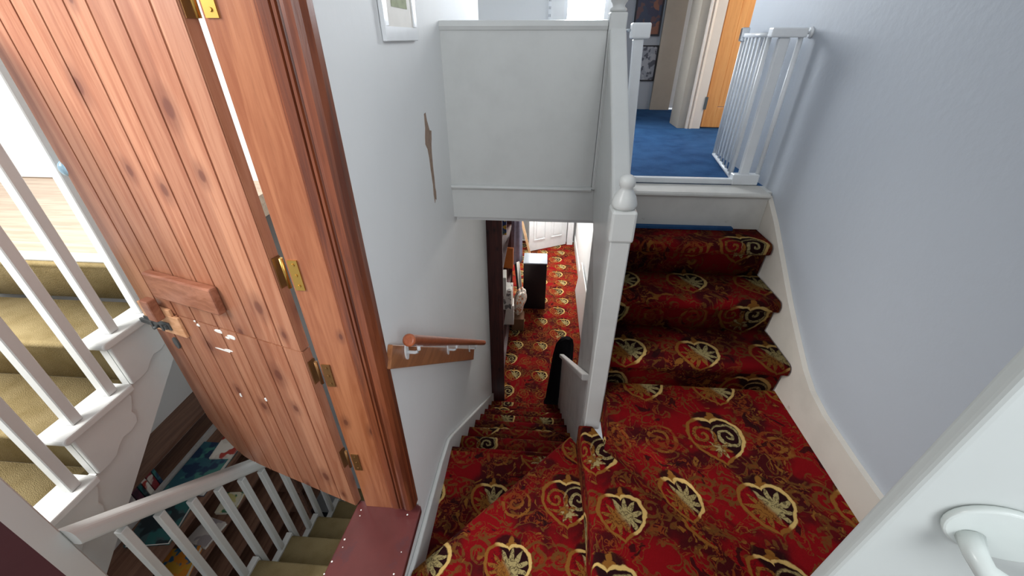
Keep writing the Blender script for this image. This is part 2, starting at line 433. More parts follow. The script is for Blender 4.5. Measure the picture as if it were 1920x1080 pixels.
# ================================================================== RED STAIRS
up = thing('staircase', 'short upper flight of patterned red carpet between the white newel post and the right wall', 'stairs', (.78, 1.5, -1.75))
v = .23
for k in (1, 2, 3):
    yn = 2.192-.232*k; zz = -.70-.2*k
    o, v = step('carpeted_step', .352, 1.188, 2.165 if k == 1 else yn+.232+.0495, yn, zz, .2, -1, up, M['red'], v, .03, .04)
obj('riser', BM((.351, 1.199, 2.166, 2.189, -.9, -.727)), M['riser'], up)
bm = bmesh.new(); prism(bm, [(2.308, -.6995), (2.165, -.6995), (2.153, -.706), (2.150, -.714), (2.155, -.722), (2.165, -.7265), (2.199, -.7265), (2.199, -.7005), (2.308, -.6995-.0003)], 'x', .351, 1.199)
o = obj('nosing', bm, M['riser'], up); o['label'] = 'grey-white top nosing'
o = obj('carpet_strip', BM((.36, 1.05, 2.135, 2.165, -.8995, -.885)), M['blue'], up); o['label'] = 'blue carpet offcut'

wd = thing('staircase', 'red patterned winder steps fanning left around the foot of the white newel post', 'stairs', (.3, .9, -2.32))
winder('winder_step', [(.352, 1.29), (1.199, .391), (1.199, 1.5455), (.352, 1.5455)], -1.5008, .199, wd, (.24, .12), nose=[(0, 1)])
winder('winder_step', [(.24, 1.44), (.25, 1.2), (.256, 1.0), (.243, .7), (.23, -.45), (1.199, -.45), (1.199, .46), (.36, 1.33), (.30, 1.44)], -1.7, .2, wd, (.05, .08), nose=[(8, 0), (0, 1), (1, 2), (2, 3), (3, 4)])
winder('winder_step', [(.215, 1.53), (-.478, .80), (-.478, -.45), (.3, -.45), (.285, 1.44)], -1.9, .199, wd, (.17, .22), nose=[(0, 1), (4, 0)])
bm = bmesh.new(); prism(bm, [(-.478, .7), (.27, 1.46), (.27, 1.52), (-.478, 1.52)], 'z', -2.31, -2.1); uv_unfold(bm, -2.1, (.3, .42)); obj('winder_step', bm, M['red'], wd)

lo = thing('staircase', 'straight lower flight of patterned red carpet running down to the hall', 'stairs', (-.1, 2.4, -3.78))
v = .30
for k in range(8):
    yn = 1.557+.246*k; zz = -2.1-.21*k
    o, v = step('carpeted_step', -.477, .283, (1.5215 if k == 0 else yn-.246-.032), yn, zz, .21 if k < 7 else .2, 1, lo, M['red'], v, .018, .026)
bm = bmesh.new(); prism(bm, [(1.555, -1.943), (3.28, -3.465), (3.28, -3.77), (3.2, -3.77), (1.555, -2.36)], 'x', .2835, .300)
obj('string', bm, M['ply'], lo)

# white newel, handrail and closed panel of the upper flight
bn = thing('balustrade', 'white painted newel post with sloping handrail and closed panel beside the upper red steps', 'balustrade', (.31, 1.485, -1.75))
bm = bmesh.new()
box(bm, .272, .35, 1.447, 1.525, -1.75, -.672)
bevel(bm, .005, 1)
b2 = BM((.264, .358, 1.439, 1.533, -.672, -.545)); bevel(b2, .01, 2)
me = bpy.data.meshes.new('tmp'); b2.to_mesh(me); b2.free(); bm.from_mesh(me); bpy.data.meshes.remove(me)
lathe(bm, [(.04, -.546), (.047, -.535), (.047, -.525), (.04, -.50), (.026, -.478), (.022, -.468), (.028, -.46), (.03, -.445), (.026, -.43), (.014, -.422), (.002, -.42)], (.311, 1.486))
obj('newel_post', bm, M['gloss'], bn)
bm = bmesh.new(); bar(bm, (.311, 1.5, -.60), (.311, 2.19, .02), .075, .06); bevel(bm, .012, 3)
o = obj('handrail', bm, M['gloss'], bn)
bm = bmesh.new(); prism(bm, [(1.53, -.60), (2.19, -.01), (2.19, -.75), (1.53, -1.35)], 'x', .285, .30)
obj('panel', bm, M['gloss'], bn)
bm = bmesh.new()
box(bm, .27, .347, 2.165, 2.242, -.70, .095); bevel(bm, .004, 1)
lathe(bm, [(.030, .094), (.037, .10), (.037, .108), (.026, .117), (.03, .128), (.037, .137), (.037, .148), (.028, .158), (.024, .18), (.026, .24), (.034, .33), (.03, .4), (.02, .41)], (.308, 2.203))
o = obj('newel_post', bm, M['gloss'], bn)

# lower handrail, its boarding and newel at the right of the lower flight
bl = thing('balustrade', 'low boarded balustrade with a dull white sloping rail beside the lower red flight', 'balustrade', (.3, 3.25, -3.78))
bm = bmesh.new(); bar(bm, (.276, 1.62, -1.55), (.276, 3.26, -2.826), .046, .035); bevel(bm, .008, 2); obj('handrail', bm, M['ply'], bl)
bm = bmesh.new(); prism(bm, [(1.62, -1.565), (3.26, -2.848), (3.26, -3.445), (1.62, -1.997)], 'x', .284, .299); obj('panel', bm, M['ply'], bl)
bm = BM((.31, .352, 3.365, 3.405, -3.78, -2.86)); bevel(bm, .005, 1); obj('newel_post', bm, M['board'], bl)

# black garment over that newel
bm = bmesh.new()
rows = [(-2.69, .03, .03), (-2.72, .065, .055), (-2.79, .09, .075), (-2.95, .105, .078), (-3.2, .115, .08), (-3.45, .125, .083), (-3.62, .13, .085), (-3.72, .14, .09)]
R_ = []
for i, (z, rx, ry) in enumerate(rows):
    cx = .335-.012*i; cy = 3.39
    R_.append([bm.verts.new((cx+rx*math.cos(a)*(1+.09*math.sin(5*a+i*.3)), cy+ry*math.sin(a)*(1+.09*math.sin(4*a)), z+(.03*math.sin(3*a) if i == 7 else 0))) for a in [2*math.pi*k/40 for k in range(40)]])
for A, B in zip(R_, R_[1:]):
    for k in range(40): bm.faces.new((A[k], A[(k+1) % 40], B[(k+1) % 40], B[k])).smooth = True
bm.faces.new(R_[0])
tag(obj('jacket', bm, M['cloth']), 'black garment hung over the newel post at the foot of the stairs', 'jacket')

# ================================================================== STABLE DOOR
H = V3((-.768, .972, 0)); EU = V3((-.9589, .2839, 0)).normalized(); NW = V3((-EU.y, EU.x, 0)) ; ZZ = V3((0, 0, 1))
def lf(bm, u0, u1, w0, w1, z0, z1, mi=0): return obox(bm, H, EU, NW, ZZ, u0, u1, w0, w1, z0, z1, mi)
def LP(u, w, z): return tuple(H+EU*u+NW*w+ZZ*z)
def leaf_uv(bm):
    uvl = bm.loops.layers.uv.verify()
    for f in bm.faces:
        for l in f.loops:
            d = l.vert.co-H; l[uvl].uv = (d.dot(EU)+.0005, l.vert.co.z)
d1 = sthing('door_1', (-.76, .975, -1.775), 'open brown pine stable door of vertical planks')
tag(d1, 'open brown pine stable door of vertical planks in two leaves', 'door')
edges = [0, .085, .20, .30, .385, .50, .60, .69, .80]
def leaf(name, z0, z1, curved):
    bm = bmesh.new()
    for i, (a, b) in enumerate(zip(edges, edges[1:])):
        g = .0011; zb = z0; b0 = bmesh.new()
        if curved:
            n = 6; pts = []
            f = lambda u: z0+.02*max(0, (u-.5)/.3)+.24*max(0, (u-.62)/.18)**2.4
            us = [a+g+(b-a-2*g)*k/n for k in range(n+1)]
            pts = [(u, f(u)) for u in us]+[(b-g, z1), (a+g, z1)]
            A, B = prism(b0, pts, 'y', -.036, 0)
            for v in b0.verts: v.co = H+EU*v.co.x+NW*v.co.y+ZZ*v.co.z
        else:
            lf(b0, a+g, b-g, -.036, 0, z0, z1)
        bmesh.ops.recalc_face_normals(b0, faces=b0.faces)
        bmesh.ops.bevel(b0, geom=[e for e in b0.edges if abs((e.verts[0].co-e.verts[1].co).normalized().z) > .95 and abs(e.verts[0].co.z-e.verts[1].co.z) > .3], offset=.0028, segments=2, affect='EDGES')
        me = bpy.data.meshes.new('t'); b0.to_mesh(me); b0.free(); bm.from_mesh(me); bpy.data.meshes.remove(me)
    lf(bm, .004, .79, -.03, -.01, z0+.27 if curved else z0+.004, z1-.004)          # tongue behind the grooves
    if curved:
        for (u, z, ru, rz) in ((.334, -.916, .018, .011), (.394, -.905, .018, .009), (.358, -.925, .01, .006), (.50, -.905, .008, .006), (.51, -.89, .005, .004), (.42, -1.0, .035, .004), (.385, -.992, .02, .004), (.30, -1.22, .006, .01), (.45, -1.25, .005, .012)):
            ring = [bm.verts.new(LP(u+ru*math.cos(a)*(1+.3*math.sin(3*a+u*20)), .0012, z+rz*math.sin(a)*(1+.25*math.cos(2*a)))) for a in [2*math.pi*k/14 for k in range(14)]]
            c = [bm.verts.new(LP(u+ru*math.cos(a)*1.02, -.001, z+rz*math.sin(a)*1.02)) for a in [2*math.pi*k/14 for k in range(14)]]
            fs = [bm.faces.new(ring)]+[bm.faces.new((ring[k], ring[(k+1) % 14], c[(k+1) % 14], c[k])) for k in range(14)]
            for f in fs: f.material_index = 1
    leaf_uv(bm)
    return obj(name, bm, [M['door'], M['splash']], d1)
ul = leaf('upper_leaf', -.882, .24, False); ll = leaf('lower_leaf', -1.775, -.888, True)
bm = bmesh.new(); lf(bm, .29, .622, .0005, .03, -.792, -.69); bevel(bm, .006, 2); o = obj('batten', bm, M['batten'], ul)
bm = bmesh.new(); lf(bm, .655, .70, .0125, .045, -.905, -.815); bevel(bm, .003, 1); obj('stop_block', bm, M['batten'], ul)
bm = bmesh.new(); lf(bm, .59, .80, .0005, .012, -.985, -.892); lf(bm, .62, .80, .0005, .012, -.892, -.862); bevel(bm, .002, 1); o = obj('lock_plate', bm, M['ply_lt'], ll); o['label'] = 'pale bare plywood plate'
bm = bmesh.new(); lf(bm, .655, .80, .0125, .017, -.962, -.928); lf(bm, .665, .815, .017, .026, -.955, -.937); tube(bm, [LP(.705, .026, -.945), LP(.705, .045, -.945)], .006, 10)
for u in (.675, .735): lf(bm, u, u+.012, .026, .030, -.96, -.93)
o = obj('bolt', bm, M['iron'], ll); o['label'] = 'grey steel sliding bolt'
bm = bmesh.new()
ring = lambda w: [bm.verts.new(LP(.70+.014*math.cos(a), w, -1.045+.028*math.sin(a))) for a in [2*math.pi*k/18 for k in range(18)]]
A, B = ring(.0005), ring(.007)
for k in range(18): bm.faces.new((A[k], A[(k+1) % 18], B[(k+1) % 18], B[k]))
bm.faces.new(A[::-1]); bm.faces.new(B); obj('keyhole_cover', bm, M['iron'], ll)
bm = bmesh.new(); bmesh.ops.create_uvsphere(bm, u_segments=18, v_segments=12, radius=.021, matrix=Matrix.Translation(V3(LP(.803, -.010, -.36))) @ Matrix.Diagonal((1, 1, 1.25, 1)))
for f in bm.faces: f.smooth = True
o = obj('door_knob', bm, M['knob'], ul); o['label'] = 'pale shiny knob at the free edge'
for z, par, mt in ((.085, ul, 'brass'), (-.59, ul, 'brass'), (-.985, ll, 'dbrass'), (-1.46, ll, 'dbrass')):
    bm = BM((-.717, -.688, .9715, .9748, z-.05, z+.05))                     # plate on the jamb
    lf(bm, -.003, -.0005, -.034, -.006, z-.05, z+.05, 1)
    tube(bm, [(-.742, .985, z-.05), (-.742, .985, z+.05)], .006, 10)
    for dz in (-.035, 0, .035): tube(bm, [(-.702, .972, z+dz), (-.702, .969, z+dz)], .0045, 8)
    obj('hinge', bm, [M[mt], M['dbrass']], par)
# frame of the doorway: lining, stop and mouldings on the far side, dark jamb on the near side
tr = sthing('trim_3', (-.62, .99, -1.775), 'stained pine door frame with moulded edge')
obj('lining', BM((-.723, -.575, .975, 1.0035, -1.775, .27)), M['frame'], tr)
bm = bmesh.new()
prof = [(-.60, .9745), (-.597, .962), (-.586, .953), (-.562, .953), (-.560, .962), (-.557, .962), (-.556, .953), (-.549, .953), (-.547, .960), (-.543, .962), (-.538, .953), (-.528, .949), (-.512, .949), (-.500, .958), (-.4925, .975), (-.4925, 1.001), (-.499, 1.003), (-.573, 1.003), (-.573, .9745)]
prism(bm, prof, 'z', -1.74, .27); obj('moulding', bm, M['mould'], tr)
tj = sthing('trim_4', (-.62, .1, -1.775), 'dark oxblood near jamb of the doorway')
obj('jamb', BM((-.735, -.494, .051, .172, -1.775, .27)), M['jamb'], tj)
bm = bmesh.new(); prism(bm, [(-.765, 1.0), (-.487, 1.0), (-.478, .985), (-.482, .05), (-.80, .05), (-.795, .6)], 'z', -1.811, -1.776); bevel(bm, .006, 2)
for (x, y) in ((-.74, .955), (-.735, .93), (-.76, .83), (-.755, .80), (-.775, .745), (-.785, .70), (-.778, .69), (-.53, .95), (-.51, .80), (-.515, .72)):
    bmesh.ops.create_circle(bm, cap_ends=True, radius=random.uniform(.002, .005), segments=10, matrix=Matrix.Translation((x, y, -1.7752)))
for f in bm.faces: f.material_index = 1 if abs(f.calc_center_median().z+1.7752) < 1e-4 else 0
struct('trim_5', bm, [M['sill'], M['splash']], 'oxblood painted threshold board of the doorway')

# ================================================================== ON THE LEFT WALL
hr = thing('wall_handrail', 'round wooden handrail on white brackets sloping down the left wall', 'handrail', (-.46, 1.7, -2.3))
bm = bmesh.new(); bar(bm, (-.491, 1.006, -.915), (-.491, 2.42, -2.13), .018, .082); bevel(bm, .003, 1); obj('backing_board', bm, M['board'], hr)
bm = bmesh.new(); p0, p1 = V3((-.43, 1.05, -.875)), V3((-.43, 2.60, -2.155)); dd = (p1-p0).normalized()
tube(bm, [p0-dd*.004, p0, p0+dd*.012, p0+dd*.014, p1-dd*.01, p1], [.014, .022, .022, .0205, .0205, .012], 20); obj('rail', bm, M['rail'], hr)
for yb in (1.13, 1.69, 2.25):
    zb = -.875-(yb-1.05)*.8258
    bm = bmesh.new()
    c = V3((-.4815, yb, zb-.058))
    A = [bm.verts.new(c+V3((0, .016*math.cos(a), .034*math.sin(a)))) for a in [2*math.pi*k/18 for k in range(18)]]
    B = [bm.verts.new(v.co+V3((.006, 0, 0))) for v in A]
    for k in range(18): bm.faces.new((A[k], A[(k+1) % 18], B[(k+1) % 18], B[k]))
    bm.faces.new(A); bm.faces.new(B)
    tube(bm, [c+V3((.005, 0, 0)), c+V3((.035, 0, 0)), c+V3((.045, 0, .004)), c+V3((.051, 0, .014)), c+V3((.0515, 0, .034))], .0065, 10)
    obox(bm, c+V3((.0515, 0, .034)), (1, 0, 0), dd, dd.cross(V3((1, 0, 0)))*-1, -.009, .009, -.03, .03, -.0025, .0025)
    obj('bracket', bm, M['white'], hr)
pf = thing('picture_frame', 'white framed picture with a green patch hung high on the left wall', 'picture', (-.49, 1.58, 0))
obj('frame', bevel(BM((-.499, -.486, 1.41, 1.765, -.01, .03), (-.499, -.486, 1.41, 1.45, .03, .43), (-.499, -.486, 1.725, 1.765, .03, .43), (-.499, -.486, 1.41, 1.765, .43, .47)), .002, 1), M['white'], pf)
obj('mount', BM((-.499, -.4905, 1.45, 1.725, .03, .43)), M['paper'], pf)
t = paint('faded_green_print', (150, 158, 120), .7, .1, 20, 0)
o = obj('print', BM((-.4903, -.4893, 1.505, 1.67, .083, .37)), t, pf)
# strip of missing plaster
out = [(1.78, -.27), (1.803, -.268), (1.812, -.30), (1.84, -.345), (1.868, -.352), (1.858, -.385), (1.846, -.405), (1.838, -.44), (1.835, -.50), (1.838, -.56), (1.836, -.60), (1.845, -.622), (1.838, -.66), (1.822, -.647), (1.808, -.665), (1.80, -.62), (1.806, -.58), (1.795, -.51), (1.79, -.45), (1.778, -.41), (1.752, -.385), (1.76, -.355), (1.776, -.325)]
bm = bmesh.new(); prism(bm, out, 'x', XL-.004, XL+.0015)
struct('trim_6', bm, M['plaster'], 'ragged strip of bare plaster on the left wall')

# ================================================================== LANDING
# slotted shelf uprights on the wall behind
for i, x in enumerate((-.79, .01)):
    bm = BM((x-.013, x+.013, 4.19, 4.1995, .13, .85))
    for k in range(12):
        for s in (-.005, .005):
            z = .15+k*.055
            box(bm, x+s-.0018, x+s+.0018, 4.1892, 4.1902, z, z+.02, 1)
    tag(obj('shelf_upright', bm, [M['white'], M['iron']]), ('white slotted shelf upright on the wall, nearest the left wall', 'white slotted shelf upright on the wall, beside the bright window')[i], 'shelf upright', 'slotted uprights behind the landing')
# pictures
art1 = cover('dark_portrait', [(46, 58, 84), (92, 62, 66), (132, 84, 66), (44, 48, 76)], 8)
art2 = cover('ink_drawing', [(150, 154, 162), (84, 88, 98), (170, 172, 178)], 16)
p = thing('picture_frame', 'large dark picture with reddish shape on the far landing wall', 'picture', (1.03, 5.13, .012), 'pictures on the far landing wall')
obj('frame', BM((.89, 1.17, 5.12, 5.139, .012, .03), (.89, .905, 5.12, 5.139, .03, .40), (1.155, 1.17, 5.12, 5.139, .03, .40), (.89, 1.17, 5.12, 5.139, .40, .415)), M['dim'], p); obj('print', BM((.905, 1.155, 5.127, 5.139, .03, .40)), art1, p)
p = thing('picture_frame', 'small grey ink drawing in thin black frame hung below the dark picture', 'picture', (1.08, 5.13, -.41), 'pictures on the far landing wall')
obj('frame', BM((.98, 1.186, 5.12, 5.139, -.41, -.398), (.98, .992, 5.12, 5.139, -.398, -.082), (1.174, 1.186, 5.12, 5.139, -.398, -.082), (.98, 1.186, 5.12, 5.139, -.082, -.07)), M['black'], p); obj('print', BM((.992, 1.174, 5.127, 5.139, -.398, -.082)), art2, p)
# door frames beyond
tc = sthing('trim_7', (1.31, 4.05, -.70), 'cream door frame beyond the landing')
obj('casing', BM((1.205, 1.27, 4.0, 4.27, -.70, .9)), M['casing'], tc)
bm = bmesh.new(); prism(bm, [(1.27, 4.0), (1.272, 3.985), (1.285, 3.975), (1.30, 3.99), (1.305, 3.975), (1.32, 3.98), (1.325, 3.99), (1.40, 3.99), (1.40, 4.1), (1.27, 4.1)], 'z', -.70, .9); obj('moulding', bm, M['cream'], tc)
d2 = sthing('door_2', (1.7, 4.03, -.69)); tag(d2, 'varnished orange wooden door in cream frame beyond the landing', 'door')
obj('panel', bevel(BM((1.415, 1.52, 4.01, 4.05, -.69, .9), (1.52, 2.1, 4.012, 4.048, -.52, .9), (1.52, 2.1, 4.01, 4.05, -.69, -.525)), .003, 1), M['orange'], d2)
o = obj('hinge', BM((1.392, 1.416, 3.984, 3.9895, -.54, -.44)), M['iron'], d2)
tc2 = sthing('trim_8', (1.28, 5.2, -.70), 'brown grey door casing beside the pictures')
obj('casing', BM((1.19, 1.40, 5.10, 5.16, -.70, .9)), M['casing'], tc2)
d3 = sthing('door_3', (1.7, 5.22, -.69)); tag(d3, 'plain white door at the far end of the landing', 'door')
obj('panel', BM((1.41, 2.2, 5.2, 5.24, -.69, .9)), M['white'], d3)

# safety gate
sg = thing('safety_gate', 'white metal stair safety gate standing open at the edge of the blue landing', 'safety gate', (.8, 2.33, -.70))
bm = BM((.40, 1.19, 2.312, 2.345, -.699, -.668), (1.05, 1.19, 2.305, 2.35, -.6985, -.64)); bevel(bm, .004, 1); obj('threshold_bar', bm, M['white'], sg)
bm = bmesh.new(); bar(bm, (.47, 2.33, -.668), (.435, 2.33, -.005), .05, .03, (0, 1, 0)); bevel(bm, .005, 1); obj('post', bm, M['white'], sg)
bm = BM((.395, .485, 2.30, 2.36, -.005, .06)); bevel(bm, .008, 2); o = obj('latch_housing', bm, M['white'], sg)
bm = bmesh.new(); tube(bm, [(.348, 2.33, .03), (.394, 2.33, .03)], .006, 8); obj('tension_rod', bm, M['chrome'], sg)
bm = BM((1.085, 1.135, 2.315, 2.345, -.668, .0)); bevel(bm, .005, 1); obj('post', bm, M['white'], sg)
bm = bmesh.new(); tube(bm, [(1.185, 2.33, -.668), (1.185, 2.33, 0)], .012, 12); obj('post', bm, M['white'], sg)
bm = BM((1.04, 1.20, 2.305, 2.355, .0, .04)); bevel(bm, .006, 2); obj('top_rail', bm, M['white'], sg)
bm = bmesh.new(); tube(bm, [(1.20, 2.33, .02), (1.215, 2.33, .02)], .006, 8); tube(bm, [(1.213, 2.33, .02), (1.2245, 2.33, .02)], [.02, .024], 16); obj('wall_cup', bm, M['white'], sg)
g0, g1 = V3((1.06, 2.36, 0)), V3((1.15, 2.90, 0)); gd = (g1-g0).normalized(); gl = (g1-g0).length
gf = bmesh.new(); tube(gf, [g0+V3((0, 0, -.668)), g1+V3((0, 0, -.668))], .011, 10); gobj = obj('gate_leaf', gf, M['white'], sg)
bm = bmesh.new(); tube(bm, [g0+V3((0, 0, .01)), g1+V3((0, 0, .01))], .011, 10); obj('leaf_rail', bm, M['white'], gobj)
for q in (g0+gd*.012, g1-gd*.012):
    bm = bmesh.new(); tube(bm, [q+V3((0, 0, -.66)), q+V3((0, 0, .003))], .011, 10); obj('stile', bm, M['white'], gobj)
for k in range(1, 7):
    bm = bmesh.new(); q = g0+gd*(gl*k/7); tube(bm, [q+V3((0, 0, -.662)), q+V3((0, 0, .006))], .0065, 8); obj('bar', bm, M['white'], gobj)
bm = bmesh.new(); obox(bm, g1, gd, V3((-gd.y, gd.x, 0)), (0, 0, 1), -.03, .02, -.02, .02, -.02, .05); bevel(bm, .004, 1); obj('latch', bm, M['chrome'], gobj)

# ================================================================== NEAR WHITE DOOR, LOWER RIGHT
DH = V3((1.195, .10, 0)); DE = (V3((.46, .338, 0))-DH); DL = DE.length-.016; DE.normalize(); DN = V3((-DE.y, DE.x, 0))
if DN.dot(-DH) < 0: DN = -DN
d4 = sthing('door_4', (1.195, .1, -1.49)); tag(d4, 'white painted door standing open close by at the right', 'door')
bm = bmesh.new(); prism(bm, [(0, -1.485), (DL+.038, -1.485), (DL-.032, .42), (0, .42)], 'y', -.03, 0)
for v in bm.verts: v.co = DH+DE*v.co.x+DN*v.co.y+ZZ*v.co.z
bevel(bm, .01, 4)
obj('panel', bm, paint('near_door_paint', (186, 191, 189), .4, .02, 4, .05, 30), d4)
def DP(s, w, z): return DH+DE*(DL+.016-s)+DN*w+ZZ*(z+.012)
bm = bmesh.new()
A = [bm.verts.new(DP(.105+.05*math.cos(a)*(1.25 if math.cos(a) > 0 else 1), .0005, -.515+.042*math.sin(a))) for a in [2*math.pi*k/32 for k in range(32)]]
B = [bm.verts.new(v.co+DN*.01) for v in A]
for k in range(32): bm.faces.new((A[k], A[(k+1) % 32], B[(k+1) % 32], B[k])).smooth = True
bm.faces.new(A[::-1]); bm.faces.new(B); bevel(bm, .003, 2)
hmat = plain('grey_white_enamel', (196, 203, 200), .25)
hd = obj('door_handle', bm, hmat, d4)
bm = bmesh.new(); tube(bm, [DP(.085, .009, -.53), DP(.085, .03, -.535), DP(.09, .045, -.54), DP(.11, .052, -.545), DP(.16, .052, -.55), DP(.21, .05, -.552), DP(.225, .048, -.553)], [.014, .012, .012, .012, .0115, .011, .006], 16)
obj('lever', bm, hmat, hd)

# ================================================================== LEFT STAIRWELL
struct('wall_stairwell', BM((-2.5, -2.405, -.5, 2.42, -4.6, -.93), (-3.9, -.76, 2.42, 2.52, -4.6, -.80), (-3.9, -.76, 2.42, 2.52, -.80, 1.2)), M['wall'], 'white walls of the side stairwell')
struct('floor.002', BM((-3.9, -1.62, 1.385, 2.419, -.90, -.774)), M['floorw'], 'pale wooden boards of the side landing')
struct('floor.003', BM((-2.404, -.736, -.5, 2.42, -4.7, -4.6)), M['dim'], 'dark floor at the bottom of the side stairwell')
d5 = sthing('door_5', (-2.8, 2.39, -.773)); tag(d5, 'white door on the pale wooden side landing behind the balusters', 'door')
obj('panel', bevel(BM((-3.45, -2.2, 2.37, 2.41, -.77, 1.1)), .004, 1), M['white'], d5)

us = thing('staircase', 'olive carpeted flight with white tread ends rising behind the upper white balusters', 'stairs', (-2.0, .8, -1.78))
XO = -1.60
for k in range(-1, 4):                       # -1 is the landing nosing
    yn = 1.051-.255*k; zz = -.974-.2*k
    if k >= 0:
        step('carpeted_tread', -2.403, XO-.06, yn+.255+.0235, yn, zz, .2, -1, us, M['olive'], 0, .015, .02)
        bm = bmesh.new(); prism(bm, [(yn-.025, zz), (yn-.035, zz+.008), (yn-.035, zz+.022), (yn-.025, zz+.03), (yn+.235, zz+.03), (yn+.235, zz)], 'x', XO-.07, XO+.045); bevel(bm, .006, 2); obj('tread_cap', bm, M['gloss'], us)
        # scrolled bracket under the cap
        out = [(yn+.0, zz-.003), (yn+.225, zz-.003), (yn+.23, zz-.03), (yn+.215, zz-.06), (yn+.20, zz-.085), (yn+.205, zz-.11), (yn+.195, zz-.14), (yn+.16, zz-.155), (yn+.125, zz-.15), (yn+.10, zz-.165), (yn+.075, zz-.19), (yn+.04, zz-.197), (yn+.0, zz-.197)]
        bm = bmesh.new(); prism(bm, out, 'x', XO+.0005, XO+.018); bevel(bm, .005, 2); obj('bracket', bm, M['gloss'], us)
o, _ = step('carpeted_tread', -2.403, XO-.06, 1.375, 1.335, -.79, .183, -1, us, M['olive'], 0, .012, .015)
bm = BM((-3.2, XO+.03, 1.34, 1.385, -.79, -.764)); bevel(bm, .008, 2); o = obj('nosing', bm, M['gloss'], us); o['label'] = 'white landing nosing'
# cut string
pts = [(1.40, -.80)]
for k in range(0, 4):
    yn = 1.051-.255*k; zz = -.974-.2*k
    pts += [(yn+.255, zz), (yn, zz)]
pts += [(.286, -1.78), (.45, -1.82), (.56, -1.80), (1.30, -1.17), (1.55, -.95), (1.55, -.80)]
bm = bmesh.new(); prism(bm, pts, 'x', XO-.03, XO); obj('string', bm, M['gloss'], us)
ub = thing('balustrade', 'white square balusters and handrail of the olive flight at the far left', 'balustrade', (-1.58, .8, -1.78))
bm = bmesh.new(); bar(bm, (-1.60, .50, -.42), (-1.60, 1.42, .32), .06, .06); bevel(bm, .015, 3); obj('handrail', bm, M['gloss'], ub)
for k in range(0, 4):
    for dy in (.03, .165):
        yb = 1.051-.255*k+dy; zb = -.944-.2*k
        if yb < .62: continue
        bm = BM((-1.618, -1.582, yb, yb+.036, zb+.0006, -.42+(yb-.48)*.804)); bevel(bm, .003, 1); obj('baluster', bm, M['gloss'], ub)
bm = BM((-1.54, -1.458, .49, .572, -2.6, -.35)); bevel(bm, .005, 1); obj('newel_post', bm, M['gloss'], ub)

ls = thing('staircase', 'lower olive carpeted flight going down beneath the open stable door', 'stairs', (-1.1, 1.4, -4.6))
for k in range(-3, 7):
    yn = .989+.228*k; zz = -2.392-.2*k
    step('carpeted_tread', -1.44, -.745, yn-.228-.0235, yn, zz, .2, 1, ls, M['olive'], 0, .02, .02)
pts = []
for k in range(-3, 7):
    yn = .989+.228*k; zz = -2.392-.2*k
    if yn > .62: pts += [(max(.578, yn-.228+.004), zz+.012), (yn+.004, zz+.012)]
pts += [(2.361, -4.59), (2.0, -4.59), (.578, -2.72)]
bm = bmesh.new(); prism(bm, pts, 'x', -1.475, -1.441); obj('string', bm, M['gloss'], ls)
lb = thing('balustrade', 'sloping white handrail and slim balusters beside the lower olive flight', 'balustrade', (-1.47, 1.2, -3.0))
bm = bmesh.new(); prism(bm, [(.5725, -1.312), (.5725, -1.392), (1.70, -2.375), (1.70, -2.295)], 'x', -1.494, -1.424)
bmesh.ops.recalc_face_normals(bm, faces=bm.faces)
bmesh.ops.bevel(bm, geom=[e for e in bm.edges if abs(e.verts[0].co.y-e.verts[1].co.y) > .5], offset=.02, segments=4, affect='EDGES', profile=.5); obj('handrail', bm, M['gloss'], lb)
for k in range(-1, 5):
    for dy in (-.215, -.10):
        yb = .989+.228*k+dy; zb = -2.38-.2*k
        if yb < .62: continue
        bm = BM((-1.474, -1.444, yb, yb+.03, zb+.0006, -1.40-(yb+.02-.5725)*.872-.005)); bevel(bm, .003, 1); obj('baluster', bm, M['gloss'], lb)

# stepped brown bookcase against the far stairwell wall, with books
bc = thing('bookcase', 'stepped brown wooden bookcase against the side stairwell wall beneath the flight', 'bookcase', (-2.15, 1.5, -4.6))
obj('top_board', BM((-2.404, -2.21, .55, 2.41, -2.155, -2.13)), M['brown'], bc)
o = obj('plinth_strip', BM((-2.235, -2.215, .55, 2.41, -2.345, -2.305)), M['ply'], bc); o['label'] = 'pale strip'
obj('counter', BM((-2.404, -1.93, .55, 2.41, -2.37, -2.346)), M['brown'], bc)
for z in (-2.67, -2.97, -3.27, -3.57): obj('shelf', BM((-2.40, -1.94, .56, 2.40, z-.02, z)), M['brown'], bc)
obj('side_panel', BM((-2.404, -1.93, .53, .55, -4.6, -2.37)), M['brown'], bc); obj('side_panel', BM((-2.404, -1.93, 1.86, 1.88, -4.6, -2.37)), M['brown'], bc)
obj('back', BM((-2.404, -2.396, .55, 2.41, -4.6, -2.37)), M['dark'], bc)
inks = [cover('cover_%d' % i, c, 10) for i, c in enumerate([[(54, 96, 110), (70, 128, 120), (40, 60, 88)], [(214, 206, 196), (170, 60, 50), (226, 220, 210)], [(206, 158, 60), (54, 104, 140), (216, 138, 50)], [(60, 84, 88), (40, 96, 96), (30, 44, 50)], [(132, 44, 50), (206, 190, 180)], [(206, 196, 130), (60, 110, 80), (220, 214, 190)], [(86, 44, 60), (60, 36, 48)], [(200, 192, 186), (160, 150, 150)]])]
